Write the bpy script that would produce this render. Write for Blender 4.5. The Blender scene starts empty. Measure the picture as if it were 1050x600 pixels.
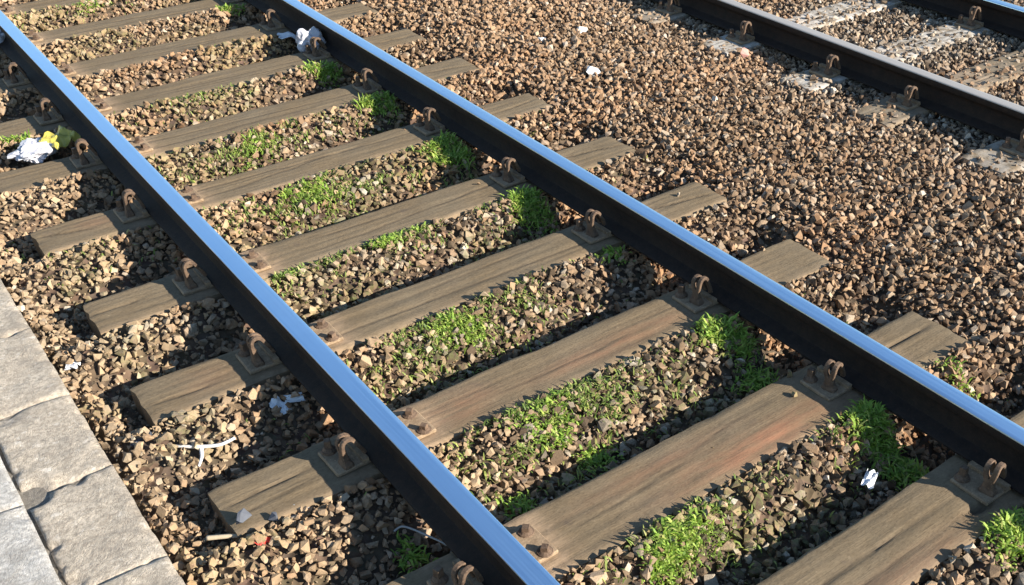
import bpy, bmesh, math, random
import numpy as np
from mathutils import Vector, Matrix

# ------------------------------------------------------------------ camera, sky, sun, exposure
scene = bpy.context.scene
COL = scene.collection
CAM = np.array([-1.7410, -1.2700, 2.2878])
YAW, PITCH, ROLL = 0.6872, 0.6395, 0.0079
FPX, PPX, PPY = 1090.17, 148.65, 83.70          # focal length and principal point offset, photo pixels (1050 x 600)

def cam_axes():
    cy, sy, cp, sp = math.cos(YAW), math.sin(YAW), math.cos(PITCH), math.sin(PITCH)
    f = np.array([sy * cp, cy * cp, -sp]); r = np.array([cy, -sy, 0.0]); u = np.cross(r, f)
    c, s = math.cos(ROLL), math.sin(ROLL)
    return f, c * r + s * u, -s * r + c * u
CF, CR, CU = cam_axes()

def at(px, py, z=0.0):
    """point on the horizontal plane z seen at a photo pixel"""
    d = CF + CR * (px - 525 - PPX) / FPX - CU * (py - 300 - PPY) / FPX
    return CAM + d * ((z - CAM[2]) / d[2])

def pix(P):
    d = P - CAM; w = d @ CF
    w = np.where(w < 0.05, 0.05, w)
    return 525 + PPX + FPX * (d @ CR) / w, 300 + PPY - FPX * (d @ CU) / w

cd = bpy.data.cameras.new('camera')
cd.sensor_width = 36; cd.sensor_fit = 'HORIZONTAL'
cd.lens = 36 * FPX / 1050
cd.shift_x = -PPX / 1050; cd.shift_y = PPY / 1050
cd.clip_start = 0.05; cd.clip_end = 1000
cam = bpy.data.objects.new('camera', cd); COL.objects.link(cam)
cam.matrix_world = Matrix(((CR[0], CU[0], -CF[0], CAM[0]), (CR[1], CU[1], -CF[1], CAM[1]),
                           (CR[2], CU[2], -CF[2], CAM[2]), (0, 0, 0, 1)))
scene.camera = cam

SUN = Vector((1.08, -1.95, 1.0)).normalized()     # towards the sun
world = bpy.data.worlds.new('World'); scene.world = world; world.use_nodes = True
wn = world.node_tree
sky = wn.nodes.new('ShaderNodeTexSky'); sky.sky_type = 'NISHITA'; sky.sun_disc = False
sky.sun_elevation = math.asin(SUN.z); sky.sun_rotation = math.atan2(SUN.x, SUN.y)
sky.air_density = 1.2; sky.dust_density = 0.0; sky.ozone_density = 3.0
wn.links.new(sky.outputs[0], wn.nodes['Background'].inputs[0])
wn.nodes['Background'].inputs[1].default_value = 0.082
sl = bpy.data.lights.new('sun', 'SUN'); sl.energy = 5.0; sl.angle = math.radians(0.5); sl.color = (1.0, 0.93, 0.82)
so = bpy.data.objects.new('sun', sl); COL.objects.link(so)
so.rotation_euler = (-SUN).to_track_quat('-Z', 'Y').to_euler(); so.location = (4, -6, 6)
scene.view_settings.view_transform = 'Standard'; scene.view_settings.look = 'None'
scene.view_settings.gamma = 1.0; scene.view_settings.use_curve_mapping = False
scene.view_settings.exposure = 1.38

# ------------------------------------------------------------------ helpers
rng = np.random.default_rng(7)
random.seed(7)

def vnoise(x, y, seed=0):
    x = np.asarray(x, float); y = np.asarray(y, float)
    xi = np.floor(x).astype(np.int64); yi = np.floor(y).astype(np.int64)
    fx = x - xi; fy = y - yi
    fx = fx * fx * (3 - 2 * fx); fy = fy * fy * (3 - 2 * fy)
    def h(a, b):
        n = (a * 374761393 + b * 668265263 + seed * 982451653) & 0x7fffffff
        n = ((n ^ (n >> 13)) * 1274126177) & 0x7fffffff
        return ((n ^ (n >> 16)) & 0xffff) / 65535.0
    return (h(xi, yi) * (1 - fx) + h(xi + 1, yi) * fx) * (1 - fy) + (h(xi, yi + 1) * (1 - fx) + h(xi + 1, yi + 1) * fx) * fy

def smooth(a, b, x):
    t = np.clip((x - a) / (b - a), 0, 1)
    return t * t * (3 - 2 * t)

def link(o, parent=None):
    COL.objects.link(o)
    if parent is not None:
        o.parent = parent
    return o

def tag(o, label=None, cat=None, group=None, kind=None):
    if label: o['label'] = label
    if cat: o['category'] = cat
    if group: o['group'] = group
    if kind: o['kind'] = kind
    return o

def mesh_np(name, verts, faces, mats, smooth_shade=False, mat_idx=None):
    """verts (n,3); faces: array (m,k) of one polygon size, or a list of lists"""
    me = bpy.data.meshes.new(name)
    verts = np.asarray(verts, np.float32)
    if isinstance(faces, np.ndarray):
        m, k = faces.shape
        me.vertices.add(len(verts)); me.vertices.foreach_set('co', verts.ravel())
        me.loops.add(m * k); me.loops.foreach_set('vertex_index', faces.ravel().astype(np.int32))
        me.polygons.add(m); me.polygons.foreach_set('loop_start', np.arange(0, m * k, k, dtype=np.int32))
        me.update(calc_edges=True)
    else:
        me.from_pydata(verts.tolist(), [], faces); me.update()
    if not isinstance(mats, (list, tuple)): mats = [mats]
    for m_ in mats: me.materials.append(m_)
    n = len(me.polygons)
    me.polygons.foreach_set('use_smooth', np.full(n, smooth_shade))
    if mat_idx is not None: me.polygons.foreach_set('material_index', np.asarray(mat_idx, np.int32))
    me.validate()
    return me

def obj(name, me, parent=None, loc=None, rot=None):
    o = bpy.data.objects.new(name, me)
    if loc is not None: o.location = loc
    if rot is not None: o.rotation_euler = rot
    return link(o, parent)

def empty(name, loc=(0, 0, 0), rot=(0, 0, 0)):
    o = bpy.data.objects.new(name, None); o.location = loc; o.rotation_euler = rot
    o.empty_display_size = 0.1
    return link(o)

def bm_mesh(name, bm, mats, smooth_shade=False):
    me = bpy.data.meshes.new(name); bm.normal_update(); bm.to_mesh(me); bm.free()
    if not isinstance(mats, (list, tuple)): mats = [mats]
    for m_ in mats: me.materials.append(m_)
    for p in me.polygons: p.use_smooth = smooth_shade
    return me

def sweep(path, w, t, side=(0, 1, 0), taper=None):
    """sweep a rectangle (w along `side`, t across) along a 3D path; returns verts, faces"""
    path = [Vector(p) for p in path]; V = []; Fc = []
    n = len(path)
    for i, p in enumerate(path):
        d = (path[min(i + 1, n - 1)] - path[max(i - 1, 0)]).normalized()
        s = Vector(side); s = (s - d * s.dot(d)).normalized(); q = d.cross(s)
        k = taper[i] if taper else 1.0
        b = 0.28
        for a_, c_ in ((-1, -1 + b), (-1 + b, -1), (1 - b, -1), (1, -1 + b), (1, 1 - b), (1 - b, 1), (-1 + b, 1), (-1, 1 - b)):
            V.append(p + s * (a_ * w * k / 2) + q * (c_ * t * k / 2))
    for i in range(n - 1):
        for j in range(8):
            Fc.append([i * 8 + j, i * 8 + (j + 1) % 8, (i + 1) * 8 + (j + 1) % 8, (i + 1) * 8 + j])
    Fc.append(list(range(7, -1, -1))); Fc.append([(n - 1) * 8 + j for j in range(8)])
    return [tuple(v) for v in V], Fc

def merge(parts):
    V, Fc = [], []
    for v, f in parts:
        o = len(V); V += list(v); Fc += [[i + o for i in q] for q in f]
    return V, Fc

# ------------------------------------------------------------------ materials
class N:
    def __init__(self, name):
        self.m = bpy.data.materials.new(name); self.m.use_nodes = True
        self.t = self.m.node_tree; self.b = self.t.nodes['Principled BSDF']
    def n(self, typ, **kw):
        d = self.t.nodes.new(typ)
        for k, v in kw.items(): setattr(d, k, v)
        return d
    def l(self, a, b): self.t.links.new(a, b)
    def noise(self, vec, scale, detail=4, rough=0.6, dist=0.0):
        d = self.n('ShaderNodeTexNoise'); d.inputs['Scale'].default_value = scale
        d.inputs['Detail'].default_value = detail; d.inputs['Roughness'].default_value = rough
        d.inputs['Distortion'].default_value = dist
        if vec is not None: self.l(vec, d.inputs['Vector'])
        return d.outputs[0]
    def ramp(self, fac, stops, interp='LINEAR'):
        d = self.n('ShaderNodeValToRGB'); d.color_ramp.interpolation = interp
        e = d.color_ramp.elements
        while len(e) < len(stops): e.new(0.5)
        for q, (p, c) in zip(e, stops):
            q.position = p; q.color = (c[0], c[1], c[2], 1) if isinstance(c, (tuple, list)) else (c, c, c, 1)
        self.l(fac, d.inputs[0]); return d.outputs[0]
    def mix(self, fac, a, b, mode='MIX'):
        d = self.n('ShaderNodeMix', data_type='RGBA', blend_type=mode)
        for s, v in ((d.inputs[0], fac), (d.inputs[6], a), (d.inputs[7], b)):
            if isinstance(v, (int, float)): s.default_value = v
            elif isinstance(v, (tuple, list)): s.default_value = (v[0], v[1], v[2], 1)
            else: self.l(v, s)
        return d.outputs[2]
    def math(self, op, a, b=None):
        d = self.n('ShaderNodeMath', operation=op)
        for s, v in ((d.inputs[0], a), (d.inputs[1], b)):
            if v is None: continue
            if isinstance(v, (int, float)): s.default_value = v
            else: self.l(v, s)
        return d.outputs[0]
    def bump(self, h, strength, dist=0.01):
        d = self.n('ShaderNodeBump'); d.inputs['Strength'].default_value = strength; d.inputs['Distance'].default_value = dist
        self.l(h, d.inputs['Height']); self.l(d.outputs[0], self.b.inputs['Normal'])
    def mapping(self, vec, scale):
        d = self.n('ShaderNodeMapping'); d.inputs['Scale'].default_value = scale; self.l(vec, d.inputs[0]); return d.outputs[0]
    def pos(self): return self.n('ShaderNodeNewGeometry').outputs['Position']
    def island(self): return self.n('ShaderNodeNewGeometry').outputs['Random Per Island']
    def objco(self): return self.n('ShaderNodeTexCoord').outputs['Object']
    def attr(self, name): return self.n('ShaderNodeAttribute', attribute_name=name).outputs['Fac']
    def fin(self, col, rough=0.8, metal=0.0, spec=0.3):
        for s, v in (('Base Color', col), ('Roughness', rough), ('Metallic', metal), ('Specular IOR Level', spec)):
            i = self.b.inputs[s]
            if isinstance(v, (int, float)): i.default_value = v
            elif isinstance(v, (tuple, list)): i.default_value = (v[0], v[1], v[2], 1)
            else: self.l(v, i)
        return self.m

def mat_ballast():
    k = N('crushed_stone'); p = k.pos(); isl = k.island()
    base = k.ramp(isl, [(0.0, (.045, .033, .023)), (.13, (.10, .070, .044)), (.30, (.19, .13, .080)), (.46, (.27, .19, .118)),
                        (.58, (.165, .140, .108)), (.70, (.36, .262, .165)), (.82, (.25, .155, .088)), (.92, (.31, .265, .205)), (.975, (.37, .30, .215)), (1.0, (.52, .46, .38))])
    fine = k.noise(p, 160, 3, .7)
    col = k.mix(.55, base, k.ramp(fine, [(.3, (.45, .42, .4)), (.7, (1.25, 1.2, 1.15))]), 'MULTIPLY')
    grey = k.attr('grey')
    gcol = k.mix(.5, k.ramp(isl, [(0, (.05, .043, .037)), (.3, (.15, .125, .10)), (.6, (.25, .215, .175)), (.88, (.33, .29, .24)), (1, (.52, .48, .42))]), col)
    col = k.mix(grey, col, gcol)
    rust = k.attr('rust')
    col = k.mix(k.math('MULTIPLY', rust, k.ramp(k.noise(p, 35, 3), [(.3, 0.15), (.65, 1.0)])), col, (.36, .19, .092))
    dust_and_light = k.attr('dust_and_light')
    col = k.mix(k.math('MULTIPLY', dust_and_light, k.ramp(k.noise(p, 22, 4), [(.35, 0.1), (.62, .9)])), col, (.39, .285, .175))  # tan dirt, with hazy brightness painted onto the far stones
    moss = k.attr('moss')
    col = k.mix(k.math('MULTIPLY', moss, k.ramp(k.noise(p, 60, 3), [(.42, 0.0), (.6, .85)])), col, (.13, .17, .045))
    k.bump(k.noise(p, 220, 4, .7), .5, .004)
    return k.fin(col, .88, 0, .25)

def mat_ground():
    k = N('ballast_soil'); p = k.pos()
    col = k.ramp(k.noise(p, 9, 6, .7), [(.3, (.06, .043, .029)), (.55, (.13, .093, .062)), (.75, (.24, .172, .112))])
    vor = k.n('ShaderNodeTexVoronoi'); vor.inputs['Scale'].default_value = 26; k.l(p, vor.inputs['Vector'])
    col = k.mix(.5, col, k.mix(.75, vor.outputs['Color'], (.62, .55, .48)), 'MULTIPLY')
    k.bump(vor.outputs['Distance'], .8, .03)
    return k.fin(col, .95)

def mat_wood():
    k = N('weathered_wood'); oc = k.objco()
    rnd = k.n('ShaderNodeObjectInfo').outputs['Random']
    off = k.n('ShaderNodeVectorMath', operation='ADD'); k.l(oc, off.inputs[0])
    cmb = k.n('ShaderNodeCombineXYZ'); k.l(k.math('MULTIPLY', rnd, 37.0), cmb.inputs[0]); k.l(cmb.outputs[0], off.inputs[1])
    v = off.outputs[0]
    g1 = k.noise(k.mapping(v, (3.2, 26, 26)), 3.0, 9, .72, .9)
    g2 = k.noise(k.mapping(v, (3, 150, 150)), 2.0, 3, .6)
    bl = k.noise(v, 3.2, 5, .6)
    col = k.ramp(g1, [(.25, (.122, .088, .050)), (.45, (.148, .108, .063)), (.6, (.161, .119, .071)), (.8, (.180, .137, .085))])
    col = k.mix(.22, col, k.ramp(g2, [(.3, (.62, .6, .58)), (.65, (1.12, 1.1, 1.08))]), 'MULTIPLY')
    col = k.mix(k.ramp(bl, [(.38, 0.0), (.68, .6)]), col, (.160, .128, .086))          # greyed patches
    fl = k.noise(v, 55, 5, .75)
    col = k.mix(k.ramp(fl, [(.60, 0.0), (.72, .5)]), col, (.29, .225, .145))             # grit caught in the grain
    col = k.mix(.75, col, k.ramp(k.noise(k.mapping(v, (1, 2.2, 2.2)), 75, 6, .8), [(.34, (.55, .52, .5)), (.5, (1.0, 1.0, 1.0)), (.68, (1.3, 1.28, 1.24))]), 'MULTIPLY')   # dusty, pitted surface
    col = k.mix(k.ramp(k.noise(v, 9, 4), [(.62, 0.0), (.72, .6)]), col, (.1, .075, .055))
    col = k.mix(k.math('MULTIPLY', k.attr('stain'), k.ramp(k.noise(k.mapping(v, (2, 9, 9)), 3, 4), [(.35, .25), (.65, 1.0)])), col, (.27, .125, .07))
    col = k.mix(k.math('MULTIPLY', k.attr('dust_and_light'), k.ramp(k.noise(v, 16, 5, .7), [(.35, .2), (.6, .9)])), col, (.36, .25, .16))  # tan dirt by the rails, and the painted sunlit near edge
    col = k.mix(k.math('MULTIPLY', k.attr('pale'), k.ramp(k.noise(v, 12, 5, .7), [(.38, 0.1), (.58, 1.0)])), col, (.56, .53, .48))
    col = k.mix(k.math('MULTIPLY', k.attr('crack'), .7), col, (.035, .026, .02))
    h = k.math('ADD', k.math('MULTIPLY', g1, .7), k.math('MULTIPLY', g2, .35))
    k.bump(k.math('ADD', h, k.math('MULTIPLY', fl, .4)), .45, .006)
    return k.fin(col, .85, 0, .2)

def mat_rust(name, dark, light, rough=.75):
    k = N(name); oc = k.pos()
    f = k.noise(oc, 28, 6, .7)
    col = k.ramp(f, [(.3, dark), (.7, light)])
    col = k.mix(k.ramp(k.noise(oc, 120, 3, .7), [(.55, 0), (.75, .6)]), col, tuple(min(1, c * 1.7) for c in light))
    k.bump(k.noise(oc, 150, 4, .7), .5, .003)
    return k.fin(col, rough, .15, .3)

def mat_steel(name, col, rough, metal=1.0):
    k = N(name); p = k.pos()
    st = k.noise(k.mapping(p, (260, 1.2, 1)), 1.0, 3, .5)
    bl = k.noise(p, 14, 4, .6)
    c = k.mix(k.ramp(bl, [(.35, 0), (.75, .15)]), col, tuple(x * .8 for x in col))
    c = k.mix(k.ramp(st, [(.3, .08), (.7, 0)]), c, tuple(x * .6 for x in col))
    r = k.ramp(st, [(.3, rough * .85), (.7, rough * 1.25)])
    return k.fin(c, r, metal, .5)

def mat_grass(name, a, b, c):
    k = N(name); isl = k.island()
    col = k.ramp(isl, [(0, a), (.35, b), (.7, c), (.9, (.42, .46, .11)), (1, (.42, .36, .17))])
    d = k.n('ShaderNodeBsdfTranslucent'); k.l(k.mix(.5, col, (.30, .42, .05)), d.inputs[0])
    mx = k.n('ShaderNodeMixShader'); mx.inputs[0].default_value = .45
    k.fin(col, .55, 0, .35)
    out = k.t.nodes['Material Output']
    k.l(k.b.outputs[0], mx.inputs[1]); k.l(d.outputs[0], mx.inputs[2]); k.l(mx.outputs[0], out.inputs[0])
    return k.m

def mat_concrete(name, a, b, spots):
    k = N(name); p = k.pos()
    col = k.ramp(k.noise(p, 6, 7, .65), [(.3, a), (.7, b)])
    col = k.mix(k.ramp(k.noise(p, 70, 4, .75), [(.38, .75), (.6, 0)]), col, tuple(x * .5 for x in a))
    col = k.mix(k.ramp(k.noise(p, 26, 3, .6), [(.6, 0), (.7, .8)]), col, spots)
    col = k.mix(k.ramp(k.noise(p, 4.5, 7, .75), [(.46, 0), (.66, .7)]), col, (.23, .20, .165))
    k.bump(k.math('ADD', k.noise(p, 60, 5, .7), k.noise(p, 240, 3, .7)), .9, .007)
    return k.fin(col, .9, 0, .3)

def mat_plain(name, col, rough=.6, var=.25, spec=.4, sss=False):
    k = N(name); p = k.objco()
    c = k.mix(k.ramp(k.noise(p, 45, 4, .6), [(.35, 0), (.7, var)]), col, tuple(x * .45 for x in col))
    k.bump(k.noise(p, 60, 3), .3, .004)
    return k.fin(c, rough, 0, spec)

M = dict(
    ballast=mat_ballast(), ground=mat_ground(), wood=mat_wood(),
    rail=mat_rust('rail_side_rust', (.010, .007, .006), (.030, .018, .012), .75),
    clip=mat_rust('clip_rust', (.05, .032, .022), (.175, .115, .075), .8),
    plate=mat_rust('plate_rust', (.17, .115, .07), (.34, .245, .155), .9),
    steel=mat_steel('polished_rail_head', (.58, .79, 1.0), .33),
    dullsteel=mat_steel('dull_rail_head', (.34, .32, .30), .6, .25),
    grass=mat_grass('grass_blades', (.10, .17, .03), (.26, .41, .06), (.42, .56, .11)),
    weed=mat_grass('weed_leaves', (.09, .14, .03), (.20, .29, .06), (.34, .40, .12)),
    kerb=mat_concrete('kerb_concrete', (.50, .42, .325), (.60, .515, .41), (.68, .61, .52)),
    joint=mat_concrete('joint_dirt', (.20, .175, .14), (.32, .285, .235), (.40, .36, .31)),
    slab=mat_concrete('pale_paving', (.56, .525, .475), (.65, .615, .565), (.71, .68, .64)),
    paper=mat_plain('white_paper', (.62, .63, .65), .6, .10),
    bag=mat_plain('white_plastic', (.47, .46, .49), .35, .12),
    yellow=mat_plain('yellow_wrapper', (.42, .36, .07), .35, .35),
    red=mat_plain('red_plastic', (.62, .07, .05), .5, .3),
    wire=mat_plain('grey_wire', (.30, .29, .27), .5, .3),
    bone=mat_plain('bleached_white', (.72, .69, .64), .6, .25),
    slate=mat_plain('dark_blue_stone', (.085, .092, .11), .8, .4),
    white_stone=mat_plain('white_stone', (.74, .72, .68), .8, .2),
    splinter=mat_plain('pale_splinter', (.50, .40, .27), .8, .4),
)

# ------------------------------------------------------------------ layout
G = 1.435 / 2; HEAD = 0.07
RAIL_X = [-G - HEAD / 2, G + HEAD / 2, 2.885 + HEAD / 2, 4.225 + HEAD / 2]
# main track sleepers: (near edge y, far edge y, left end x, right end x)
SL_A = [(-1.24, -.98, -1.29, 1.30), (-.56, -.29, -1.28, 1.30),
        (-.125, .150, -1.28, 1.28), (.525, .808, -1.275, 1.266), (1.275, 1.512, -1.276, 1.292), (1.972, 2.203, -1.292, 1.33),
        (2.637, 2.876, -1.268, 1.32), (3.390, 3.622, -1.272, 1.315), (4.085, 4.330, -1.28, 1.297), (4.735, 4.985, -1.29, 1.30),
        (5.400, 5.650, -1.28, 1.31), (6.090, 6.335, -1.27, 1.30), (6.770, 7.010, -1.29, 1.30), (7.47, 7.71, -1.28, 1.30), (8.16, 8.41, -1.28, 1.30)]
SL_A = [(a_ - (.014 if i_ > 3 else .0), b_ + .003, c_, d_) for i_, (a_, b_, c_, d_) in enumerate(SL_A)]
SL_A[1] = (-.83, -.56, -1.28, 1.30); SL_A[0] = (-1.52, -1.26, -1.29, 1.30)
SL_B = [(-.06, .20), (.62, .88), (1.285, 1.56), (2.04, 2.295), (2.63, 2.87), (3.36, 3.61), (4.06, 4.30), (4.76, 5.0), (5.45, 5.7), (6.15, 6.4)]
BX0, BX1 = 2.55, 4.62
KERB_X, KERB_Z = -1.472, 0.05
Y0, Y1 = -2.2, 9.0

def h_ballast(x, y):
    n = vnoise(x * 3.1, y * 3.1, 3) - .5; n2 = vnoise(x * 9, y * 9, 5) - .5
    z = -.036 + .024 * n + .014 * n2
    z = z + smooth(1.15, 1.6, x) * .045
    z = z - smooth(2.3, 2.6, x) * .020
    z = z + (1 - smooth(-1.44, -1.2, x)) * .012
    mid = smooth(-1.4, -1.25, x) * (1 - smooth(1.2, 1.4, x))
    midl = smooth(-1.42, -1.36, x) * (1 - smooth(1.2, 1.4, x))
    for (a, b, _, _) in SL_A:                       # a trough along the far edge of every sleeper, stones banked against the near edge
        z = z - midl * .074 * smooth(-.3, -.2, y - b) * (1 - smooth(.16, .29, y - b))
        z = z + midl * .038 * (1 - smooth(.05, .17, a - y)) * smooth(-.35, -.25, a - y)
        inr = (y > a - .02) & (y < b + .03)
        z = z - np.where(inr, .026, 0) * np.exp(-((x - (-1.31)) / .035) ** 2)
    for rx in RAIL_X[:2]:
        z = z - .022 * np.exp(-((x - rx) / .1) ** 2)
    return np.minimum(z, .03)

# ------------------------------------------------------------------ ground sheet
gx = np.concatenate([[-150, -40, -12, -5, -2.6], np.arange(-2.0, 6.4, .05), [7.5, 10, 16, 40, 150]])
gy = np.concatenate([[-150, -40, -12, -4], np.arange(-2.2, 9.2, .05), [10, 12, 20, 50, 150]])
XX, YY = np.meshgrid(gx, gy)
ZZ = h_ballast(XX, YY) - .022
ZZ = np.where(XX < KERB_X + .03, -.12, ZZ)
nx, ny = len(gx), len(gy)
ii = np.arange(nx * ny).reshape(ny, nx)
F4 = np.stack([ii[:-1, :-1], ii[:-1, 1:], ii[1:, 1:], ii[1:, :-1]], -1).reshape(-1, 4)
tag(obj('ground', mesh_np('ground', np.stack([XX, YY, ZZ], -1).reshape(-1, 3), F4, M['ground'], True)), kind='structure')

# ------------------------------------------------------------------ pavement with kerb stones and slabs
pave = empty('pavement', (-2.2, 1.5, -.12)); tag(pave, 'pale concrete pavement beside the gravel', kind='structure')

def stone_block(x0, x1, y0, y1, z0, z1, mat, seed, chip=()):
    nxx, nyy = max(6, int((x1 - x0) / .011)), max(6, int((y1 - y0) / .011))
    xs = np.linspace(x0, x1, nxx + 1); ys = np.linspace(y0, y1, nyy + 1)
    X, Y = np.meshgrid(xs, ys)
    ed = np.minimum(np.minimum(X - x0, x1 - X), np.minimum(Y - y0, y1 - Y))
    wob = .003 * (vnoise(Y * 14, X * 0 + 1, seed) - .5)
    Z = z1 - .007 * np.exp(-ed / .007) + .007 * (vnoise(X * 7, Y * 7, seed + 1) - .5) + .004 * (vnoise(X * 40, Y * 40, seed + 2) - .5)
    Xw = X + np.where((X == x0) | (X == x1), wob, 0); Yw = Y + np.where((Y == y0) | (Y == y1), .004 * (vnoise(X * 17, Y * 0, seed + 4) - .5), 0)
    for (cx, cy, r, d) in chip:
        q = np.exp(-(((X - cx) ** 2 + (Y - cy) ** 2) / r ** 2) ** 2); Z = Z - d * q
    top = np.stack([Xw, Yw, Z], -1).reshape(-1, 3)
    idx = np.arange(len(top)).reshape(nyy + 1, nxx + 1)
    Fc = np.stack([idx[:-1, :-1], idx[:-1, 1:], idx[1:, 1:], idx[1:, :-1]], -1).reshape(-1, 4).tolist()
    ring = list(idx[0, :]) + list(idx[1:, -1]) + list(idx[-1, -2::-1]) + list(idx[-2:0:-1, 0])
    low = top[ring].copy(); low[:, 2] = z0
    b = len(top); n = len(ring)
    for i in range(n): Fc.append([int(ring[i]), b + i, b + (i + 1) % n, int(ring[(i + 1) % n])])
    return mesh_np('block', np.vstack([top, low]) - np.array([-2.2, 1.5, -.12]), Fc, mat, True)

ky = [-1.18, -.66, -.18, .30, .79, 1.27, 1.768, 2.245, 2.75, 3.22, 3.74, 4.21, 4.70, 5.2]
for i in range(len(ky) - 1):
    chips = []
    if abs(ky[i] - 1.768) < .01: chips = [(-1.70, 1.79, .045, .022), (-1.62, 1.775, .03, .012), (-1.68, 2.23, .05, .008)]
    if abs(ky[i] - 1.27) < .01: chips = [(-1.70, 1.75, .04, .03), (-1.58, 1.76, .025, .015), (-1.715, 1.5, .02, .012), (-1.71, 1.32, .03, .012)]
    if abs(ky[i] - 2.245) < .01: chips = [(-1.62, 2.26, .05, .006), (-1.475, 2.5, .03, .01)]
    rk = random.Random(60 + i)
    for _ in range(6):
        e_ = rk.choice((-1.728, KERB_X, KERB_X)); chips.append((e_, rk.uniform(ky[i], ky[i + 1]), rk.uniform(.010, .024), rk.uniform(.005, .012)))
    for _ in range(2): chips.append((rk.uniform(-1.72, KERB_X), rk.choice((ky[i], ky[i + 1])), rk.uniform(.012, .028), rk.uniform(.004, .012)))
    o = obj('kerb_stone', stone_block(-1.728, KERB_X, ky[i] + .003, ky[i + 1] - .003, -.14, KERB_Z + random.uniform(-.004, .004), M['kerb'], 30 + i * 7, chips), pave)
sy = [-1.4, -.4, .6, 1.745, 2.75, 3.7, 4.7, 5.7]
for i in range(len(sy) - 1):
    for j, (a, b) in enumerate(((-2.35, -1.738), (-3.0, -2.36))):
        obj('paving_slab', stone_block(a, b, sy[i] + .004, sy[i + 1] - .004, -.14, KERB_Z + .004 + random.uniform(-.003, .003), M['slab'], 200 + i * 9 + j * 77,
            [(-1.74, 1.70, .04, .02)] if i == 2 and j == 0 else ()), pave)
# mortar and dirt bed under the joints
bed = np.array([(x, y, z) for z in (-.13, KERB_Z - .020) for (x, y) in ((-3.0, -1.4), (-1.485, -1.4), (-1.485, 5.6), (-3.0, 5.6))]) - np.array([-2.2, 1.5, -.12])
obj('joint_bed', mesh_np('joint_bed', bed, [[4, 5, 6, 7], [0, 1, 5, 4], [1, 2, 6, 5], [2, 3, 7, 6], [3, 0, 4, 7], [3, 2, 1, 0]], M['joint']), pave)

# ------------------------------------------------------------------ rails
def rail_mesh(top, seed, L0, L1):
    half = [(.066, .015), (.066, .022), (.060, .0265), (.030, .034), (.013, .043), (.0085, .056), (.0085, .105), (.012, .120), (.020, .127),
            (.033, .133), (.035, .137), (.035, .1645), (.0340, .1685), (.0315, .1700), (.018, .1705), (0, .1707)]
    prof = half + [(-a, b) for a, b in half[-2::-1]]
    ys = np.linspace(L0, L1, 90); k = len(prof); V = []
    for y in ys:
        for a, b in prof: V.append((a, y, b))
    V = np.array(V); Fc = []; mi = []
    t0, t1 = 11, k - 1 - 11
    for i in range(len(ys) - 1):
        for j in range(k):
            j2 = (j + 1) % k
            Fc.append([i * k + j, i * k + j2, (i + 1) * k + j2, (i + 1) * k + j])
            mi.append(1 if (t0 <= j < t1) else 0)
    Fc.append(list(range(k))[::-1]); Fc.append([(len(ys) - 1) * k + j for j in range(k)]); mi += [0, 0]
    me = mesh_np('rail', V, Fc, [M['rail'], top], True, mi)
    try:
        me.set_sharp_from_angle(angle=math.radians(38))
    except Exception: pass
    return me

rl = ['polished steel rail with blue shiny top, closer to the kerb, on clear wooden sleepers', 'polished steel rail with blue shiny top, farther from the kerb, green tufts along its foot',
      'dull grey topped rail of the second track, beside half-buried sleepers', 'far rail of the second track with bluish polished top']
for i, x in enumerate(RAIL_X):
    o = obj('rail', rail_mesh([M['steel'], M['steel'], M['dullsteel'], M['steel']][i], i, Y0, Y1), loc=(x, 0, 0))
    tag(o, rl[i], 'rail', 'running rails of the two tracks')

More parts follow.
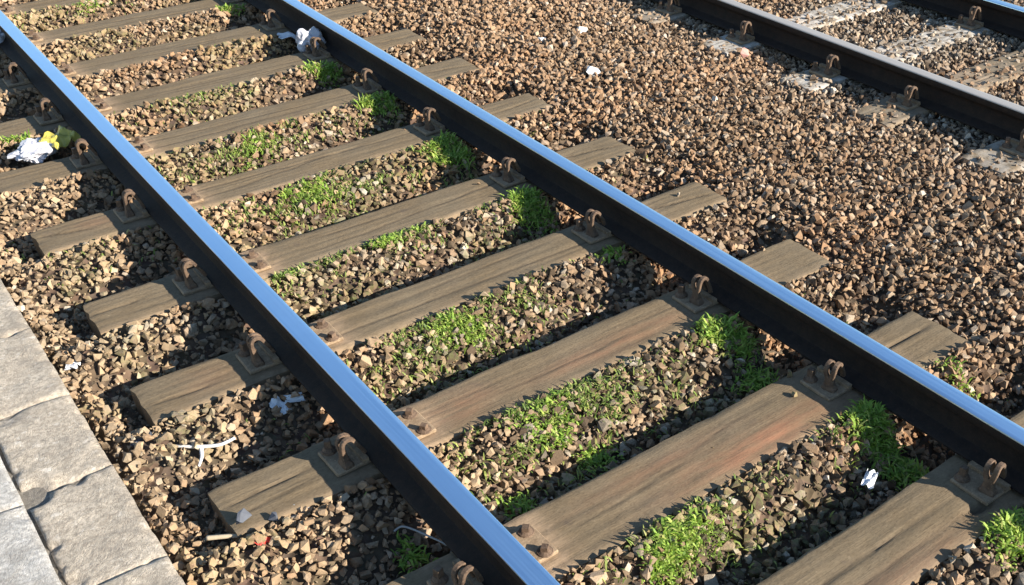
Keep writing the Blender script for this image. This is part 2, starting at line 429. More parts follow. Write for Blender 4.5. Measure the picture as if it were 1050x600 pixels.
# ------------------------------------------------------------------ sleepers with sole plates, spring clips and screw spikes
def timber_mesh(x0, x1, w, seed, cracks=(), stain=(), pale=0.0, dusty=()):
    nu, nv = 96, 30
    us = np.linspace(x0, x1, nu + 1); vs = np.linspace(-w / 2, w / 2, nv + 1)
    U, Vv = np.meshgrid(us, vs, indexing='ij')
    e = np.minimum(Vv + w / 2, w / 2 - Vv); ee = np.minimum(U - x0, x1 - U)
    Z = .005 * (vnoise(U * 2.5, Vv * 6, seed) - .5) + .0035 * (vnoise(U * 3, Vv * 70, seed + 1) - .5) + .003 * (vnoise(U * 22, Vv * 22, seed + 2) - .5)
    wear = .003 + .009 * vnoise(U * 4, Vv * 0 + np.sign(Vv) * 3, seed + 3) ** 2
    Z = Z - wear * np.exp(-e / .009) - (.002 + .004 * vnoise(Vv * 30, U * 0, seed + 5)) * np.exp(-ee / .010)
    crack = np.zeros_like(Z)
    for (a, b, v0, v1, dep, wid) in cracks:
        t = (U - a) / (b - a); line = v0 + (v1 - v0) * t + .010 * (vnoise(U * 9, U * 0, seed + 8) - .5)
        on = (t > 0) & (t < 1); pr = np.where(on, np.sin(np.clip(t, 0, 1) * math.pi) ** .5, 0)
        g = pr * np.exp(-((Vv - line) / wid) ** 2); Z -= dep * g; crack = np.maximum(crack, g)
    edge = .007 * (vnoise(U * 5, np.sign(Vv) * 2.0, seed + 6) - .5) + .004 * (vnoise(U * 24, np.sign(Vv) * 2.0, seed + 7) - .5)
    Vw = Vv + edge * (np.abs(Vv) / (w / 2)) ** 4 * np.sign(Vv)
    endw = .010 * (vnoise(Vv * 26, U * 0 + np.sign(U - (x0 + x1) / 2), seed + 9) - .5)
    Uw = U + np.where((U == x0) | (U == x1), endw, 0)
    top = np.stack([Uw, Vw, Z], -1).reshape(-1, 3)
    idx = np.arange(len(top)).reshape(nu + 1, nv + 1)
    Fc = np.stack([idx[:-1, :-1], idx[1:, :-1], idx[1:, 1:], idx[:-1, 1:]], -1).reshape(-1, 4).tolist()
    ring = list(idx[:, 0]) + list(idx[-1, 1:]) + list(idx[-2::-1, -1]) + list(idx[0, -2:0:-1])
    n = len(ring); rows = [np.array(ring)]; verts = [top]; base = len(top)
    for zz in (-.03, -.07, -.15):
        low = top[ring].copy()
        low[:, 2] = zz + .004 * (vnoise(low[:, 0] * 15, low[:, 1] * 15, seed + 11) - .5)
        low[:, 1] += .006 * (vnoise(low[:, 0] * 6, np.full(n, zz * 90), seed + 12) - .5)
        verts.append(low); rows.append(np.arange(base, base + n)); base += n
    for r0, r1 in zip(rows[:-1], rows[1:]):
        for i in range(n): Fc.append([int(r0[i]), int(r1[i]), int(r1[(i + 1) % n]), int(r0[(i + 1) % n])])
    Fc.append([int(v) for v in rows[-1][::-1]])
    P = np.vstack(verts)
    me = mesh_np('timber', P, Fc, M['wood'], True)
    try: me.set_sharp_from_angle(angle=math.radians(50))
    except Exception: pass
    def put(name, arr):
        full = np.zeros(len(P), np.float32); full[:len(arr)] = arr
        full[len(arr):] = arr[np.concatenate([np.array(ring)] * 3)] if name != 'crack' else 0
        me.attributes.new(name, 'FLOAT', 'POINT').data.foreach_set('value', full)
    st = np.zeros_like(U)
    for (cx, cv, rx, rv, a) in stain: st = np.maximum(st, a * np.exp(-((U - cx) / rx) ** 2 - ((Vv - cv) / rv) ** 2))
    dust_lit_edge = np.zeros_like(U)
    for (cx, a, r) in dusty: dust_lit_edge = np.maximum(dust_lit_edge, a * np.exp(-((U - cx) / r) ** 4))
    dust_lit_edge = np.maximum(dust_lit_edge, .45 * np.exp(-(Vv + w / 2) / .02))  # near edge painted paler to stand in for sunlight on the front
    put('crack', crack.ravel()); put('stain', st.ravel()); put('dust_and_light', np.clip(dust_lit_edge, 0, 1).ravel()); put('pale', np.full(U.size, pale))
    return me

# shared meshes for the fastenings (outward from the rail = +x)
def plate_mesh():
    bm = bmesh.new(); bmesh.ops.create_cube(bm, size=1)
    for v in bm.verts: v.co = Vector((v.co.x * .36, v.co.y * .145, v.co.z * .0148 + .0079))
    bmesh.ops.bevel(bm, geom=bm.edges[:], offset=.0035, segments=1, affect='EDGES')
    for sx in (-1, 1):                                   # ribs that hold the rail foot
        g = bmesh.ops.create_cube(bm, size=1)['verts']
        for v in g: v.co = Vector((v.co.x * .020 + sx * .079, v.co.y * .150, v.co.z * .016 + .0225))
    return bm_mesh('sole_plate', bm, M['plate'])

def clip_mesh():
    parts = []
    # shank with a broad foot, then two spring leaves that hook over towards the rail (-x)
    parts.append(sweep([(0, 0, .0), (0, 0, .012), (.001, 0, .026), (.002, 0, .050), (.002, 0, .066)], .054, .034, taper=[1.15, 1.1, .80, .66, .60]))
    for s, hh in ((-1, 0.0), (1, .006)):
        pth = [(.002, s * .007, .044), (.005, s * .011, .062), (.005, s * .0165, .080 + hh)]
        for a in np.linspace(20, 150, 7):
            A = math.radians(a)
            pth.append((-.018 + .022 * math.cos(A), s * .0185, .086 + hh + .024 * math.sin(A)))
        pth += [(-.047, s * .0185, .082), (-.056, s * .018, .062), (-.063, s * .017, .044), (-.066, s * .017, .030)]
        parts.append(sweep(pth, .020, .014))
    V, Fc = merge(parts)
    return mesh_np('spring_clip', V, Fc, M['clip'], False)

def spike_mesh():
    bm = bmesh.new()
    def cyl(r0, r1, z0, z1, n):
        g = bmesh.ops.create_cone(bm, cap_ends=True, segments=n, radius1=r0, radius2=r1, depth=z1 - z0)['verts']
        for v in g: v.co.z += (z0 + z1) / 2
    cyl(.026, .024, 0, .008, 12); cyl(.022, .013, .008, .018, 12)
    g = bmesh.ops.create_cube(bm, size=1)['verts']
    for v in g:
        k = .92 if v.co.z > 0 else 1.0
        v.co = Vector((v.co.x * .022 * k, v.co.y * .022 * k, v.co.z * .030 + .032))
    return bm_mesh('screw_spike', bm, M['clip'])

PLATE, CLIP, SPIKE = plate_mesh(), clip_mesh(), spike_mesh()

def fastenings(parent, rails, yc, ox):
    for rx in rails:
        rr = random.Random(int(rx * 1000) + int(yc * 1000))
        p = obj('sole_plate', PLATE, parent, (rx - ox, rr.uniform(-.008, .008), 0), (0, 0, rr.uniform(-.02, .02)))
        for s in (-1, 1):
            rot = 0 if s > 0 else math.pi
            if s < 0:
                o = obj('spring_clip', CLIP, p, (-.134, -.034 + rr.uniform(-.010, .010), .0142), (0, rr.uniform(-.05, .10), rot + rr.uniform(-.22, .22)))
                q = rr.uniform(.86, .98); o.scale = (.94, .88, q)
            else:
                obj('screw_spike', SPIKE, p, (.145, -.052, .0152), (0, 0, rr.uniform(0, 1.5))).scale.z = .5
            o = obj('screw_spike', SPIKE, p, (s * .148, .050, .0152), (0, 0, rr.uniform(0, 1.5)))
            if s > 0: o.scale.z = .5

LAB_A = {
    -2: 'weathered wooden sleeper two before the cracked one with the dark notch', -1: 'weathered wooden sleeper just before the cracked one with the dark notch',
    0: 'grey brown wooden sleeper with a long dark crack and a dark notch near its clip',
    1: 'broad wooden sleeper with a reddish stain and a pale spot, next to the cracked one',
    2: 'wooden sleeper with a dark blue stone sitting on its kerb-side end',
    3: 'brown wooden sleeper one beyond the sleeper with the dark blue stone on it',
    4: 'brown wooden sleeper two beyond the sleeper with the dark blue stone on it',
    5: 'brown wooden sleeper one before the sleeper beside the yellow wrapper',
    6: 'brown wooden sleeper with the yellow wrapper and white bag beyond its kerb-side end',
    7: 'brown wooden sleeper one before the sleeper beside the crumpled white bag',
    8: 'faded wooden sleeper with the crumpled white bag near its clip by the farther rail',
    9: 'faded wooden sleeper one beyond the sleeper beside the crumpled white bag', 10: 'faded wooden sleeper two beyond the sleeper beside the crumpled white bag',
    11: 'faded wooden sleeper three beyond the sleeper beside the crumpled white bag', 12: 'faded wooden sleeper four beyond the sleeper beside the crumpled white bag'}
CR_A = {0: [(-.75, .50, .028, .016, .006, .005), (.50, .60, -.055, -.075, .022, .016), (-.5, .35, -.06, -.055, .003, .004)],
        1: [(-.50, .20, -.015, .022, .004, .0045), (.0, .45, .05, .07, .003, .004), (.9, 1.26, .02, .03, .008, .006)],
        2: [(-1.27, -.95, .02, .03, .010, .005), (-.3, .3, -.03, -.02, .003, .004), (-1.27, -1.0, -.04, -.035, .007, .004)]}
ST_A = {1: [(.25, -.07, .35, .06, .9), (-.1, .05, .3, .04, .4)], 2: [(.2, -.03, .35, .05, .55), (-.45, 0, .15, .08, .5)], 0: [(.1, -.1, .4, .05, .35)],
        3: [(-1.05, .0, .1, .08, .25)], 5: [(-1.0, .03, .1, .06, .35)]}
for i, (a, b, x0, x1) in enumerate(SL_A):
    k = i - 2; yc = (a + b) / 2
    t = empty('wooden_sleeper', (0, yc, 0), (0, 0, random.uniform(-.004, .004)))
    tag(t, LAB_A[k], 'sleeper', 'wooden sleepers of the main track')
    rr = random.Random(100 + i)
    cr = CR_A.get(k) or [(rr.uniform(-1.2, -.2), rr.uniform(.1, 1.2), rr.uniform(-.07, .07), rr.uniform(-.07, .07), .004, .0045) for _ in range(2)] + \
        [(rr.uniform(.9, 1.0), x1, rr.uniform(-.06, .06), rr.uniform(-.06, .06), .008, .005), (x0, rr.uniform(-1.1, -1), rr.uniform(-.06, .06), rr.uniform(-.06, .06), .008, .005)]
    dusty = [(-.655, .95, .125), (-.86, .55, .07), (.63, .35, .08), (.9, .5, .1)]
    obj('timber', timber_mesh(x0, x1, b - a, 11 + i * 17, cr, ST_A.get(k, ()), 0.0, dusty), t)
    fastenings(t, RAIL_X[:2], yc, 0)
LAB_B = ['dirty sleeper of the second track, one before the one with the white streak']
for i, (a, b) in enumerate(SL_B):
    yc = (a + b) / 2; xm = (BX0 + BX1) / 2
    t = empty('buried_sleeper', (xm, yc, .012), (0, 0, random.uniform(-.012, .012)))
    lab = {2: 'half-buried sleeper with pale edge, one before the plain grey one, second track', 3: 'half-buried plain grey wooden sleeper of the second track',
           4: 'half-buried sleeper with a chalky white end, one beyond the plain grey one', 5: 'half-buried sleeper with a chalky white end beside a pink stone'}.get(i, None) or {
           0: 'half-buried dusty sleeper three before the plain grey one, second track', 1: 'half-buried dusty sleeper two before the plain grey one, second track',
           6: 'half-buried dusty sleeper one beyond the one with a pink stone beside it', 7: 'half-buried dusty sleeper two beyond the one with a pink stone beside it',
           8: 'half-buried dusty sleeper three beyond the one with a pink stone beside it', 9: 'half-buried dusty sleeper four beyond the one with a pink stone beside it'}[i]
    tag(t, lab, 'sleeper', 'half-buried sleepers of the second track')
    rr = random.Random(500 + i)
    cr = [(rr.uniform(-1.0, -.3), rr.uniform(0, .9), rr.uniform(-.07, .07), rr.uniform(-.07, .07), .007, .005) for _ in range(2)]
    pale = [.3, .3, .35, .10, .6, .65, .25, .3, .2, .2][i]
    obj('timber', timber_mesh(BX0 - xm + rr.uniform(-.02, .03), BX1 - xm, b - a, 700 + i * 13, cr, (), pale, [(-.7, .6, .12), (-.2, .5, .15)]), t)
    fastenings(t, RAIL_X[2:], yc, xm)

# ------------------------------------------------------------------ ballast stones (real geometry, one object)
def stone_variant(seed, flat=1.0, npt=11):
    r = random.Random(seed); bm = bmesh.new()
    for _ in range(npt):
        v = Vector((r.gauss(0, 1), r.gauss(0, 1), r.gauss(0, 1))).normalized() * r.uniform(.82, 1.08)
        bm.verts.new((v.x * r.uniform(.95, 1.05), v.y * .84, v.z * .66 * flat))
    hull = bmesh.ops.convex_hull(bm, input=bm.verts)
    bmesh.ops.delete(bm, geom=[g for g in hull['geom_interior'] if isinstance(g, bmesh.types.BMVert)], context='VERTS')
    bmesh.ops.triangulate(bm, faces=bm.faces)
    bm.verts.ensure_lookup_table(); bm.verts.index_update()
    V = np.array([v.co[:] for v in bm.verts]); Fc = np.array([[v.index for v in f.verts] for f in bm.faces]); bm.free()
    return V, Fc
VARS = [stone_variant(s) for s in range(28)] + [stone_variant(s, 1.0, 8) for s in range(40, 52)]

def rand_rot(n, tilt):
    a = rng.uniform(0, 2 * math.pi, n); b = rng.normal(0, tilt, n); c = rng.normal(0, tilt, n)
    ca, sa, cb, sb, cc, sc = np.cos(a), np.sin(a), np.cos(b), np.sin(b), np.cos(c), np.sin(c)
    Rz = np.zeros((n, 3, 3)); Rz[:, 0, 0] = ca; Rz[:, 0, 1] = -sa; Rz[:, 1, 0] = sa; Rz[:, 1, 1] = ca; Rz[:, 2, 2] = 1
    Rx = np.zeros((n, 3, 3)); Rx[:, 0, 0] = 1; Rx[:, 1, 1] = cb; Rx[:, 1, 2] = -sb; Rx[:, 2, 1] = sb; Rx[:, 2, 2] = cb
    Ry = np.zeros((n, 3, 3)); Ry[:, 1, 1] = 1; Ry[:, 0, 0] = cc; Ry[:, 0, 2] = sc; Ry[:, 2, 0] = -sc; Ry[:, 2, 2] = cc
    return Rz @ Rx @ Ry

def in_sleeper(x, y, pad):
    hit = np.zeros(len(x), bool)
    for (a, b, x0, x1) in SL_A:
        hit |= (y > a - pad) & (y < b + pad) & (x > x0 - pad) & (x < x1 + pad)
    return hit
def in_sleeper_b(x, y, pad):
    hit = np.zeros(len(x), bool)
    for (a, b) in SL_B:
        hit |= (y > a - pad) & (y < b + pad) & (x > BX0 - pad) & (x < BX1 + pad)
    return hit

def scatter(pitch, rmin, rmax, power, lift, bury_b, drop=-.004):
    xs = np.arange(KERB_X + .02, 6.2, pitch); ys = np.arange(-1.9, 8.9, pitch)
    X, Y = np.meshgrid(xs, ys); X = X.ravel() + rng.uniform(-.6, .6, X.size) * pitch; Y = Y.ravel() + rng.uniform(-.6, .6, Y.size) * pitch
    u, v = pix(np.stack([X, Y, np.full(X.size, -.04)], -1))
    keep = (u > -130) & (u < 1190) & (v > -95) & (v < 730) & (X > KERB_X + .012)
    X, Y = X[keep], Y[keep]
    r = rmin + (rmax - rmin) * rng.uniform(0, 1, X.size) ** power
    fin = smooth(-1.0, -1.25, X) if False else np.clip((-X - .95) / .3, 0, 1)
    r = r * (1 - .08 * fin)
    keep = ~in_sleeper(X, Y, 0) | (rng.uniform(0, 1, X.size) < .0008)
    e = in_sleeper(X, Y, .0)
    near = (in_sleeper(X, Y, .010) | in_sleeper(X, Y - .03, .0) | in_sleeper(X + .025, Y, .0)) & ~e & (r > .013); keep &= ~(near & (rng.uniform(0, 1, X.size) < .8))
    sb = in_sleeper_b(X, Y, 0); keep &= ~sb | (rng.uniform(0, 1, X.size) < bury_b)
    for rx in RAIL_X:                                                    # nothing sits on the rail foot or in its web
        keep &= ~((np.abs(X - rx) < .072 + r) & (e | sb))
    # clear the sole plates
    for rx in RAIL_X: keep &= ~((np.abs(X - rx) < .18) & (e | sb))
    X, Y, r, e, sb = X[keep], Y[keep], r[keep], e[keep], sb[keep]
    Z = h_ballast(X, Y) + drop + rng.uniform(-.6, .9, X.size) * lift
    under = np.zeros(X.size, bool)
    for rx in RAIL_X: under |= np.abs(X - rx) < .075 + r
    Z = np.where(under, np.minimum(Z, .008 - r * .9), Z)
    Z = np.where(e, .001 + r * .45, Z); Z = np.where(sb, .004 + r * .4, Z)
    return X, Y, Z, r

sets = [scatter(.0268, .012, .0265, 1.5, .022, .38), scatter(.0215, .005, .0119, 1.3, .012, .4, -.009), scatter(.066, .021, .037, 2.2, .016, .10)]
X, Y, Z, Rr = (np.concatenate([s[i] for s in sets]) for i in range(4))
vid = np.where(Rr > .01195, rng.integers(0, 28, len(X)), rng.integers(28, len(VARS), len(X))); ROT = rand_rot(len(X), .75)
SV, SF, SI = [], [], []; base = 0
for k, (vv, ff) in enumerate(VARS):
    s = np.where(vid == k)[0]
    if not len(s): continue
    P = np.einsum('nij,vj->nvi', ROT[s], vv) * Rr[s][:, None, None] + np.stack([X[s], Y[s], Z[s]], -1)[:, None, :]
    SV.append(P.reshape(-1, 3)); SF.append((ff[None] + (np.arange(len(s)) * len(vv))[:, None, None] + base).reshape(-1, 3))
    SI.append(np.repeat(s, len(vv))); base += len(s) * len(vv)
SV, SF, SI = np.vstack(SV), np.vstack(SF), np.concatenate(SI)
bme = mesh_np('ballast', SV, SF, M['ballast'])
# painted haze far off, and the stones' own tints: brake dust near rails, soil by the kerb, moss patches, greyer stone between the tracks
drail = np.min(np.abs(X[:, None] - np.array(RAIL_X[:2])[None]), 1)
rust = np.clip(np.exp(-(drail / .22) ** 2) * 1.1 * vnoise(X * 4, Y * 4, 41) + .35 * smooth(.55, .8, vnoise(X * 2.2, Y * 2.2, 43)), 0, .75)
far = smooth(2.5, 6.5, Y)
rust = np.clip(rust + .28 * far + .34 * smooth(.9, 1.5, X) * (1 - smooth(2.3, 2.9, X)) * (.4 + .6 * vnoise(X * 1.7, Y * 1.7, 48)), 0, .8)
grey = .75 * smooth(2.0, 2.9, X) * (1 - .6 * far) * (.5 + .5 * vnoise(X * 1.5, Y * 1.5, 44))
dust_and_light = np.clip((1 - smooth(-1.1, -.85, X)) * .62 + .85 * np.exp(-((X + .60) / .13) ** 2) + .25 * far, 0, .8)  # far term paints hazy brightness into the stone colour
inside = smooth(-.75, -.6, X) * (1 - smooth(.6, .75, X))
moss = .4 * inside * smooth(.52, .70, vnoise(X * 3.4 + 5, Y * 3.4, 46)) + .25 * (1 - smooth(-1.2, -.9, X)) * smooth(.5, .7, vnoise(X * 5, Y * 5, 47))
for nme, arr in (('rust', rust), ('grey', grey), ('dust_and_light', dust_and_light), ('moss', np.clip(moss, 0, 1))):
    bme.attributes.new(nme, 'FLOAT', 'POINT').data.foreach_set('value', arr[SI].astype(np.float32))
tag(obj('ballast', bme), 'brown crushed stone ballast filling the space round the sleepers', 'gravel', kind='stuff')
print('stones', len(X), 'tris', len(SF))

# ------------------------------------------------------------------ grass tufts and weeds
def blades(pts, lens, wid, lean, seed):
    """curved tapering blades: 7 verts, 5 tris each -> returns arrays"""
    r = np.random.default_rng(seed); n = len(pts)
    az = r.uniform(0, 2 * math.pi, n); ln = np.clip(r.normal(lean, .3, n), .05, 1.35)
    d = np.stack([np.cos(az), np.sin(az), np.zeros(n)], -1); s = np.stack([-np.sin(az), np.cos(az), np.zeros(n)], -1)
    up = np.array([0, 0, 1.0]); V = []
    for t, w in ((0, .6), (.38, 1.0), (.74, .7)):
        c = pts + lens[:, None] * (d * (np.sin(ln) * t ** 1.5)[:, None] + up * (np.cos(ln * t) * t)[:, None])
        V += [c - s * (wid * w / 2)[:, None], c + s * (wid * w / 2)[:, None]]
    V.append(pts + lens[:, None] * (d * np.sin(ln)[:, None] + up * np.cos(ln * 1.05)[:, None]))
    V = np.stack(V, 1); f = np.array([[0, 1, 3], [0, 3, 2], [2, 3, 5], [2, 5, 4], [4, 5, 6]])
    return V.reshape(-1, 3), (f[None] + (np.arange(n) * 7)[:, None, None]).reshape(-1, 3)

def clear_of_track(x, y, z):
    ok = ~in_sleeper(x, y, .004)
    for rx in RAIL_X: ok &= np.abs(x - rx) > .085
    return ok

def tuft(px, py, rx, ry, n, L, label, seed, mat='grass', lean=1.0, tilt=0.0):
    r = np.random.default_rng(seed); c = at(px, py, -.045)
    # loose clusters inside the patch
    n = int(n * 1.2); nc = max(3, n // 30); ca = r.uniform(0, 2 * math.pi, nc); cr_ = np.sqrt(r.uniform(0, 1, nc))
    cx = np.zeros(nc); cy = np.zeros(nc); m = 1
    for _ in range(4000):                       # runners spread out from the first cluster
        if m >= nc: break
        j = r.integers(0, m); a_ = r.uniform(0, 2 * math.pi); st_ = r.uniform(.035, .055)
        u_, v_ = cx[j] + st_ * math.cos(a_), cy[j] + st_ * math.sin(a_)
        if (u_ / rx) ** 2 + (v_ / ry) ** 2 < 1 and clear_of_track(np.array([c[0] + u_]), np.array([c[1] + v_]), 0)[0] and (m < 3 or np.hypot(cx[:m] - u_, cy[:m] - v_).min() > .022 or r.uniform() < .1):
            cx[m], cy[m] = u_, v_; m += 1
    nc = m; cx, cy = c[0] + cx[:m], c[1] + cy[:m]
    k = r.integers(0, nc, n); sd = .024
    x = cx[k] + np.clip(r.normal(0, sd, n), -.05, .05); y = cy[k] + np.clip(r.normal(0, sd, n), -.05, .05)
    ok = clear_of_track(x, y, 0); x, y, k = x[ok], y[ok], k[ok]; n = len(x)
    if n < 5: return
    P = np.stack([x, y, h_ballast(x, y) + .004], -1)
    lens = (.82 if L < .065 else .66) * L * r.uniform(.3, 1.0, n) * (.55 + .75 * r.uniform(0, 1, nc))[k]
    V, Fc = blades(P, lens, r.uniform(.005, .0115, n), lean, seed)
    org = np.array([c[0], c[1], -.05])
    o = obj('grass_tuft', mesh_np('grass_tuft', V - org, Fc, M[mat]), loc=tuple(org))
    tag(o, label, 'grass', 'grass tufts growing between the sleepers')

TUFTS = [
    (903, 438, .11, .13, 760, .09, 'large bright green grass tuft by the farther rail, between cracked sleeper and red-stained sleeper'),
    (935, 468, .08, .06, 260, .075, 'dark green tuft under the farther rail beside the cracked sleeper'),
    (1028, 560, .09, .12, 560, .085, 'bright green grass tuft by the farther rail on the near side of the cracked sleeper'),
    (750, 347, .10, .11, 600, .085, 'bright green tuft by the farther rail, beside the clip of the blue-stone sleeper'),
    (785, 380, .10, .06, 260, .07, 'darker green tuft by the farther rail just beyond the red-stained sleeper'),
    (552, 213, .14, .11, 640, .08, 'green tuft by the farther rail, one gap beyond the blue-stone sleeper'),
    (470, 158, .15, .12, 700, .085, 'bright green tuft by the farther rail, two gaps beyond the blue-stone sleeper'),
    (393, 112, .12, .11, 520, .085, 'bright green tuft by the farther rail, three gaps beyond the blue-stone sleeper'),
    (334, 78, .10, .10, 380, .08, 'bright green tuft growing just below the crumpled white bag'),
    (707, 558, .10, .055, 280, .052, 'low green tuft along the near edge of the red-stained sleeper'),
    (682, 582, .045, .035, 170, .05, 'small green tuft close beside the low tuft at the red-stained sleeper'),
    (575, 434, .19, .09, 430, .042, 'spread of short green grass in front of the blue-stone sleeper'),
    (610, 455, .12, .06, 160, .042, 'short dark green grass in the shade beyond the red-stained sleeper'),
    (533, 508, .03, .03, 90, .055, 'tiny green tuft at the corner of the red-stained sleeper near the kerb-side rail'),
    (470, 340, .18, .08, 400, .04, 'sparse short grass in front of the sleeper one beyond the blue-stone sleeper'),
    (390, 252, .18, .07, 330, .045, 'sparse short grass in front of the sleeper two beyond the blue-stone sleeper'),
    (325, 206, .22, .09, 480, .04, 'thin yellowish grass in front of the sleeper before the yellow wrapper'),
    (255, 156, .15, .08, 300, .04, 'thin grass in front of the sleeper beside the yellow wrapper'),
    (626, 268, .05, .04, 110, .06, 'small green tuft by a clip of the farther rail, next to its sleeper end'),
    (290, 287, .05, .05, 90, .04, 'small yellow green tuft against the kerb-side rail'),
    (428, 553, .05, .05, 130, .06, 'dark green tuft in the shadow of the kerb-side rail beside a loop of wire'),
    (235, 14, .10, .10, 240, .07, 'pale green tuft by the farther rail, beyond the crumpled white bag'),
    (85, 12, .15, .08, 160, .05, 'faint pale grass between the faded sleepers beyond the white bag'),
    (18, 152, .10, .10, 160, .06, 'small tuft beside the white bag at the kerb-side rail'),
    (985, 398, .04, .05, 60, .05, 'thin green sprig outside the farther rail in bare gravel'),
]
for i, t_ in enumerate(TUFTS):
    tuft(*t_, seed=900 + i)
# scattered low weeds: nobody could count these
WX, WY = [], []
for (px, py, sx, sy_, m_) in ((575, 440, .22, .10, 1900), (470, 342, .24, .10, 1500), (392, 254, .26, .09, 1100), (325, 208, .30, .10, 1700), (255, 158, .24, .10, 1200),
                              (705, 562, .16, .06, 700), (90, 12, .3, .1, 500), (200, 108, .2, .1, 500), (290, 288, .10, .10, 350), (760, 360, .18, .12, 700), (905, 445, .18, .13, 700),
                              (560, 218, .2, .12, 600), (475, 164, .2, .12, 600), (395, 116, .2, .12, 500), (160, 60, .3, .1, 400), (60, 262, .2, .2, 250), (430, 420, .2, .2, 250)):
    c_ = at(px, py, -.05); WX.append(c_[0] + rng.normal(0, sx, m_)); WY.append(c_[1] + rng.normal(0, sy_, m_))
wx, wy = np.concatenate(WX), np.concatenate(WY)
kp = clear_of_track(wx, wy, 0) & (wx > -1.4) & (vnoise(wx * 14, wy * 14, 91) > .38); wx, wy = wx[kp], wy[kp]
V, Fc = blades(np.stack([wx, wy, h_ballast(wx, wy) + .004], -1), rng.uniform(.014, .036, len(wx)), rng.uniform(.003, .008, len(wx)), 1.0, 77)
tag(obj('low_weeds', mesh_np('low_weeds', V, Fc, M['weed'])), 'tiny scattered weeds sprouting among the stones between the rails', 'weeds', kind='stuff')

# ------------------------------------------------------------------ litter and odd stones
def crumple(name, size, amp, seed, mat, nseg=16, fold=1.0, bag=False):
    """a crumpled sheet (bag: a puffed, closed one) lying on z = 0, real folds"""
    r = np.random.default_rng(seed)
    if bag:
        bm = bmesh.new(); bmesh.ops.create_icosphere(bm, subdivisions=4, radius=1)
        P = np.array([v.co[:] for v in bm.verts]); Fc = [[v.index for v in f.verts] for f in bm.faces]; bm.free()
        disp = np.zeros(len(P))
        for ci in range(26):
            d = r.normal(0, 1, 3); d /= np.linalg.norm(d); q = P @ d
            big = ci < 9
            disp += r.uniform(.12, .30) * (1 if big else .28) * np.abs(((q * r.uniform(.7, 1.5) * (1 if big else 2.6) + r.uniform(0, 1)) % 1) - .5)
        P = P * (1 + fold * (disp - disp.mean()) * 1.6)[:, None] * np.array(size) / 2
        P[:, 2] = np.where(P[:, 2] < -size[2] * .3, -size[2] * .3, P[:, 2]); P[:, 2] -= P[:, 2].min()
        return mesh_np(name, P, Fc, M[mat], False)
    U, Vv = np.meshgrid(np.linspace(-.5, .5, nseg + 1), np.linspace(-.5, .5, nseg + 1))
    Z = np.zeros_like(U)
    for _ in range(7):
        a = r.uniform(0, math.pi); q = U * math.cos(a) + Vv * math.sin(a)
        Z += r.uniform(.2, 1) * np.abs(((q * r.uniform(.8, 2.2) + r.uniform(0, 1)) % 1) - .5)
    Z = (Z - Z.min()) / (Z.max() - Z.min())
    sh = 1 - .25 * fold * vnoise(U * 4, Vv * 4, seed)
    top = np.stack([U * size[0] * sh, Vv * size[1] * sh, Z * amp + .003], -1).reshape(-1, 3)
    bot = top.copy(); bot[:, 2] -= .0015
    idx = np.arange(len(top)).reshape(nseg + 1, nseg + 1); n_ = len(top)
    f = np.stack([idx[:-1, :-1], idx[:-1, 1:], idx[1:, 1:], idx[1:, :-1]], -1).reshape(-1, 4)
    ring = list(idx[0, :]) + list(idx[1:, -1]) + list(idx[-1, -2::-1]) + list(idx[-2:0:-1, 0])
    Fc = f.tolist() + (f[:, ::-1] + n_).tolist() + [[int(ring[i]), int(ring[i]) + n_, int(ring[(i + 1) % len(ring)]) + n_, int(ring[(i + 1) % len(ring)])] for i in range(len(ring))]
    return mesh_np(name, np.vstack([top, bot]), Fc, M[mat], False)

def litter(name, me, px, py, z, label, cat, rot=(0, 0, 0), lift=.0):
    p = at(px, py, z)
    o = obj(name, me, loc=(p[0], p[1], z + lift), rot=rot)
    return tag(o, label, cat)

litter('plastic_bag', crumple('bag', (.15, .16, .16), 0, 3, 'bag', bag=True), 320, 50, .0, 'crumpled white plastic bag against the foot of the farther rail', 'bag', (0, 0, .5), -.012)
litter('plastic_scrap', crumple('scrap', (.20, .11, .0), .05, 5, 'paper'), 300, 42, -.03, 'pale bluish plastic scrap in the rail shadow beside the crumpled white bag', 'litter', (0, .25, -.5), .0)
litter('carrier_bag', crumple('bag', (.21, .16, .09), 0, 8, 'bag', fold=1.3, bag=True), 38, 160, -.03, 'torn white carrier bag lying beside the yellow wrapper', 'bag', (0, 0, .9), .0)
litter('food_wrapper', crumple('wrapper', (.17, .15, .0), .06, 9, 'yellow'), 62, 148, .0, 'yellow wrapper leaning beside the kerb-side rail', 'wrapper', (.18, -.12, .5), .0)
litter('plastic_cup', crumple('bag', (.16, .14, .15), 0, 12, 'bag', bag=True), 3, 50, -.03, 'rounded white plastic litter beside the kerb-side rail past the yellow wrapper', 'litter', (0, 0, .2), -.01)
litter('paper_scrap', crumple('paper', (.055, .075, 0), .02, 14, 'paper', 8), 286, 419, -.045, 'upright bluish white paper scrap in the shadow of the kerb-side rail', 'paper', (.5, 0, .4), .004)
litter('paper_scrap', crumple('paper', (.075, .045, 0), .015, 15, 'paper', 8), 302, 411, -.045, 'flat white paper scrap in the shadow of the kerb-side rail', 'paper', (.2, .2, -.2), .008)
litter('paper_scrap', crumple('paper', (.08, .042, 0), .03, 19, 'paper', 10), 890, 497, -.045, 'folded white paper scrap on the gravel beside the cracked sleeper', 'paper', (.15, -.1, .5), .012)
litter('paper_scrap', crumple('paper', (.07, .05, 0), .02, 17, 'paper', 10), 76, 382, -.045, 'torn white paper scrap on the gravel near the kerb', 'paper', (0, .2, 1.1), .016)

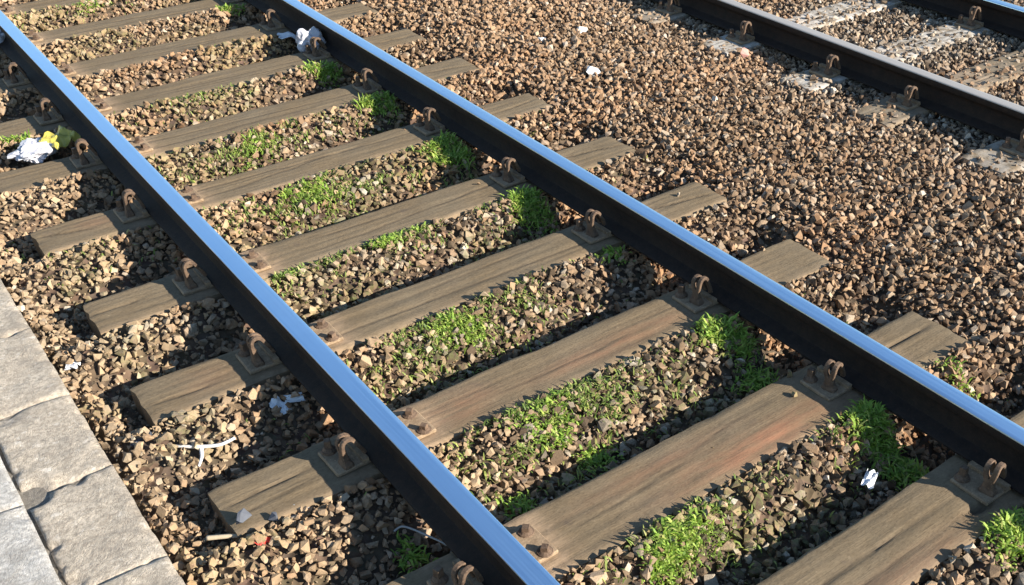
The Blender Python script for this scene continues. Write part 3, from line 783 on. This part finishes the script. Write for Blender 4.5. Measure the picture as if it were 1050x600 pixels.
def tube(name, pts, rad, mat, label, cat, seg=6):
    pts = [Vector(p) for p in pts]
    # Catmull-Rom resample
    Q = []
    for i in range(len(pts) - 1):
        p0, p1, p2, p3 = pts[max(i - 1, 0)], pts[i], pts[i + 1], pts[min(i + 2, len(pts) - 1)]
        for t in np.linspace(0, 1, 6, endpoint=False):
            Q.append(.5 * ((2 * p1) + (-p0 + p2) * t + (2 * p0 - 5 * p1 + 4 * p2 - p3) * t * t + (-p0 + 3 * p1 - 3 * p2 + p3) * t ** 3))
    Q.append(pts[-1]); o0 = Q[0].copy(); V = []; Fc = []; n_ = len(Q)
    for i, p in enumerate(Q):
        d = (Q[min(i + 1, n_ - 1)] - Q[max(i - 1, 0)]).normalized(); s = d.cross(Vector((0, 0, 1))).normalized(); u = s.cross(d)
        rr = rad(i / (n_ - 1)) if callable(rad) else rad
        for k in range(seg):
            a = 2 * math.pi * k / seg; V.append(tuple(p - o0 + s * math.cos(a) * rr + u * math.sin(a) * rr))
    for i in range(n_ - 1):
        for k in range(seg): Fc.append([i * seg + k, i * seg + (k + 1) % seg, (i + 1) * seg + (k + 1) % seg, (i + 1) * seg + k])
    Fc.append(list(range(seg))[::-1]); Fc.append([(n_ - 1) * seg + k for k in range(seg)])
    o = obj(name, mesh_np(name, V, Fc, M[mat], True), loc=tuple(o0)); return tag(o, label, cat)

g = lambda px, py, z: tuple(at(px, py, z))
st = tube('curved_strip', [g(172, 457, -.035), g(190, 458, -.03), g(208, 458, -.026), g(226, 456, -.022), g(241, 449, -.016)], lambda t: .0065 * (1 - .4 * abs(t - .5)), 'bone', 'curved bleached white strip lying on the gravel near the kerb', 'litter')
tube('forked_chip', [g(206, 458, -.032), g(207, 468, -.034), g(204, 478, -.034)], lambda t: .008 * (1 - .5 * t), 'bone', 'short bleached chip touching the curved white strip', 'litter')
tube('wire_loop', [g(404, 545, -.04), g(412, 540, -.028), g(424, 543, -.02), g(440, 550, -.018), g(455, 557, -.015), g(468, 565, -.01)], .0035, 'wire', 'thin grey wire arching over the gravel beside the kerb-side rail', 'wire')
tube('twisted_wire', [g(290, 530, -.02), g(293, 520, -.008), g(305, 518, -.006), g(318, 515, -.012), g(312, 526, -.02), g(298, 530, -.024)], .004, 'wire', 'small twisted wire loop at the near edge of the blue-stone sleeper', 'wire')
tube('wood_splinter', [g(212, 552, -.025), g(235, 550, -.022), g(262, 549, -.022)], lambda t: .009 * (1 - .3 * t), 'splinter', 'pale wood splinter lying along the end of the blue-stone sleeper', 'splinter', 5)

def odd_stone(px, py, z, r, mat, label, seed, rot=(0, 0, 0), sink=.3, sc=(1, 1, 1), cat='stone'):
    V_, F_ = stone_variant(seed); V_ = V_ * r * np.array(sc); V_[:, 2] -= V_[:, 2].min()
    p = at(px, py, z)
    tag(obj('loose_stone', mesh_np('stone', V_, F_, M[mat]), loc=(p[0], p[1], z - sink * r), rot=rot), label, cat)
odd_stone(248, 536, 0, .034, 'slate', 'upright dark blue stone sitting on the kerb-side end of a sleeper', 61, (.3, .2, .5), .1, (1, .75, 1.5))
odd_stone(281, 533, 0, .024, 'slate', 'small dark stone at the near edge of the sleeper with the dark blue stone', 62, (0, .2, 1), .2)
odd_stone(146, 457, -.045, .048, 'slate', 'flat dark slate coloured stone in gravel near the kerb', 63, (0, .1, .9), .1, (1.3, .8, .8))
odd_stone(597, 34, 0, .060, 'white_stone', 'large white stone in the gravel between the tracks, one of a pair', 64)
odd_stone(556, 42, 0, .040, 'white_stone', 'smaller white stone in the gravel between the tracks, one of a pair', 65)
odd_stone(609, 76, 0, .056, 'white_stone', 'single white stone in the gravel between the tracks, closer to the main rail', 66)
tag(obj('red_scrap', crumple('red', (.05, .035, 0), .018, 21, 'red', 6), loc=(*at(270, 561, -.04)[:2], -.028), rot=(.2, .1, .4)), 'small red plastic scrap on the gravel near the blue-stone sleeper', 'litter')
tag(obj('pink_stone', mesh_np('pink', stone_variant(71)[0] * .05, stone_variant(71)[1], mat_plain('pink_stone', (.58, .30, .24), .85, .3)), loc=(*at(764, 57, 0)[:2], .012)), 'pinkish stone beside the chalky white sleeper end of the second track', 'stone')
